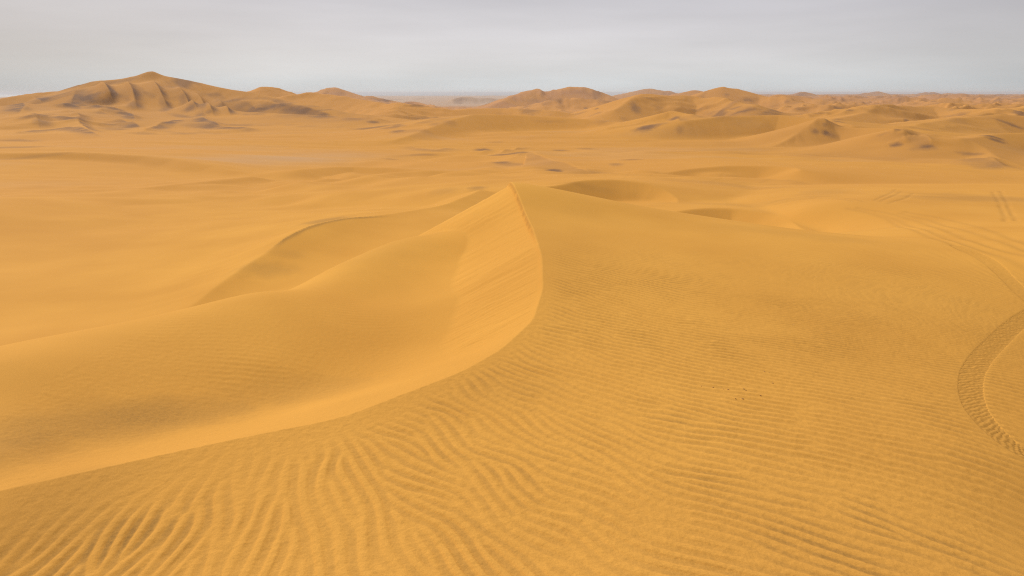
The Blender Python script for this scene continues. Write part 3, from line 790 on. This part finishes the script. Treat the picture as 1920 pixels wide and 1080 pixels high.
# ------------------------------------------------------------------ tyre tracks
M_track = sand_material("track_sand")
def tyre_track(poly, hw, kind):
    # resample the centre line
    seg = np.hypot(*(poly[1:, :2] - poly[:-1, :2]).T); s = np.r_[0, np.cumsum(seg)]
    st = {'near': .012, 'mid': .03, 'far': .08}[kind]
    n = max(int(s[-1] / st), 8); ss = np.linspace(0, s[-1], n)
    cx_ = smooth1(np.interp(ss, s, poly[:, 0]), 9); cy_ = smooth1(np.interp(ss, s, poly[:, 1]), 9)
    tx = np.gradient(cx_); ty = np.gradient(cy_); l = np.hypot(tx, ty); tx /= l; ty /= l
    nx_ = 25 if kind == 'near' else 11
    a = np.linspace(-1, 1, nx_)
    PX = cx_[:, None] + a[None] * hw * -ty[:, None]; PY = cy_[:, None] + a[None] * hw * tx[:, None]
    z = terrain(PX.ravel(), PY.ravel()).reshape(PX.shape)
    S = ss[:, None] / hw; A = a[None]
    # staggered tread blocks, each a pressed pocket
    lane = np.floor((A + 1) * 2.5); ph = S * 3.1 + lane * .5 + .4 * np.abs(A)
    jj = .3 * fbm(PX / .10, PY / .10, 2, 103)
    blk = np.tanh(2.2 * np.sin(2 * math.pi * (S * 2.1 + .55 * A + jj)) * np.sin(2 * math.pi * (1.7 * A - .35 * S + jj)))
    jit = fbm(PX / .07, PY / .07, 2, 101)
    dz_ = -.005 + (.0055 if kind == 'near' else .006) * blk + .004 * jit
    edge = np.abs(A) ** 4
    dz_ = dz_ * (1 - edge) + edge * -.001
    if kind == 'far': dz_ = -.006 * (1 - edge) + .002 * jit
    z = z + dz_
    Vt = np.c_[PX.ravel(), PY.ravel(), z.ravel()]
    It = np.arange(n * nx_).reshape(n, nx_)
    Qt = np.stack([It[:-1, :-1], It[:-1, 1:], It[1:, 1:], It[1:, :-1]], -1).reshape(-1, 4)
    # keep normals up
    v0, v1, v2 = Vt[Qt[0, 0]], Vt[Qt[0, 1]], Vt[Qt[0, 2]]
    if np.cross(v1 - v0, v2 - v0)[2] < 0: Qt = Qt[:, ::-1]
    dk = (.20 if kind == 'near' else .12) + (.16 if kind == 'near' else .04) * np.clip(-blk, 0, 1) + 0 * A  # painted shade: track darker overall, deepest in the tread pockets
    o = grid_mesh('tyre_track', Vt, Qt, M_track, {'mineral_shade': np.broadcast_to(dk, PX.shape).ravel(), 'pale': np.zeros(PX.size)})
    tagged(o, 'structure')
for poly, hw, kind in TW:
    if kind != 'far': tyre_track(poly, hw, kind)

# ------------------------------------------------------------------ pebbles
import bmesh
M_peb = bpy.data.materials.new("pebble_stone"); M_peb.use_nodes = True
tt_ = M_peb.node_tree; pb = tt_.nodes['Principled BSDF']; pb.inputs['Roughness'].default_value = .85
pn = N(tt_, 'ShaderNodeTexNoise'); pn.inputs['Scale'].default_value = 60
pr = N(tt_, 'ShaderNodeValToRGB'); pr.color_ramp.elements[0].color = (.33, .16, .045, 1); pr.color_ramp.elements[1].color = (.45, .22, .06, 1)
tt_.links.new(pn.outputs[0], pr.inputs[0]); tt_.links.new(pr.outputs[0], pb.inputs['Base Color'])
rnd = random.Random(4)
for i, h in enumerate(PEBW):
    if h is None: continue
    bm = bmesh.new(); bmesh.ops.create_icosphere(bm, subdivisions=3, radius=1)
    sx, sy, sz = [rnd.uniform(.75, 1.25) for _ in range(3)]
    sd0 = rnd.uniform(0, 50)
    co = np.array([v.co[:] for v in bm.verts])
    nn = perlin(co[:, 0] * 1.3 + sd0, co[:, 1] * 1.3 + co[:, 2] * .9, 5) * .45 + perlin(co[:, 0] * 3 + sd0, co[:, 2] * 3 + co[:, 1], 6) * .15
    R0 = rnd.uniform(.0045, .0065) * (1.25 if i in (3, 10) else 1)
    for v, q in zip(bm.verts, nn):
        v.co = v.co * (1 + q); v.co.x *= sx * R0; v.co.y *= sy * R0; v.co.z *= sz * R0 * .8
    me = bpy.data.meshes.new('pebble'); bm.to_mesh(me); bm.free()
    for p in me.polygons: p.use_smooth = True
    me.materials.append(M_peb)
    o = bpy.data.objects.new('pebble', me); scene.collection.objects.link(o)
    xx = np.array([h[0]]); yy = np.array([h[1]])
    z0, n0 = terrain(xx, yy, True); d0, _ = add_ripples(xx, yy, z0, n0)
    o.location = (h[0], h[1], float(z0[0] + d0[0]) + R0 * .35); o.rotation_euler = (0, 0, rnd.uniform(0, 6.28))
    tagged(o, None, 'tiny dark pebble lying on the rippled sand of the near dune', 'pebble', 'dark pebbles scattered on the rippled sand')

# ------------------------------------------------------------------ sea
M_sea = bpy.data.materials.new("sea_water"); M_sea.use_nodes = True
st_ = M_sea.node_tree; sb = st_.nodes['Principled BSDF']; sb.inputs['Base Color'].default_value = (.10, .16, .20, 1); sb.inputs['Roughness'].default_value = .25
sn_ = N(st_, 'ShaderNodeTexNoise'); sn_.inputs['Scale'].default_value = .02; sg = N(st_, 'ShaderNodeNewGeometry'); st_.links.new(sg.outputs['Position'], sn_.inputs[0])
sbp = N(st_, 'ShaderNodeBump'); sbp.inputs['Distance'].default_value = 2; st_.links.new(sn_.outputs[0], sbp.inputs['Height']); st_.links.new(sbp.outputs[0], sb.inputs['Normal'])
rs = np.exp(np.linspace(math.log(8000), math.log(60000), 24)); aa = np.linspace(0, 2 * math.pi, 129)[:-1]
RG, AG = np.meshgrid(rs, aa, indexing='ij')
Vs = np.c_[(RG * np.sin(AG)).ravel(), (RG * np.cos(AG)).ravel(), np.full(RG.size, -44.0)]
Is = np.arange(RG.size).reshape(RG.shape); Js = np.roll(Is, -1, axis=1)
Qs = np.stack([Is[:-1], Is[1:], Js[1:], Js[:-1]], -1).reshape(-1, 4)[:, ::-1]
tagged(grid_mesh('sea', Vs, Qs, M_sea), 'structure')

# ------------------------------------------------------------------ haze
zt = float(Z.max()) + 4
bm = bmesh.new(); bmesh.ops.create_cube(bm, size=1)
for v in bm.verts:
    v.co.x *= 130000; v.co.y *= 130000; v.co.z = zt if v.co.z > 0 else min(float(Z.min()), -44) - 2
me = bpy.data.meshes.new('haze'); bm.to_mesh(me); bm.free()
M_h = bpy.data.materials.new('haze_air'); M_h.use_nodes = True; h_ = M_h.node_tree; h_.nodes.clear()
ho = N(h_, 'ShaderNodeOutputMaterial'); hv = N(h_, 'ShaderNodeVolumePrincipled')
hv.inputs['Color'].default_value = (.68, .70, .755, 1); hv.inputs['Density'].default_value = 9e-5; hv.inputs['Anisotropy'].default_value = .2
h_.links.new(hv.outputs[0], ho.inputs['Volume'])
me.materials.append(M_h)
tagged(bpy.data.objects.new('haze', me), 'stuff'); scene.collection.objects.link(bpy.data.objects['haze'])
print('verts', len(V), 'zmax', zt)
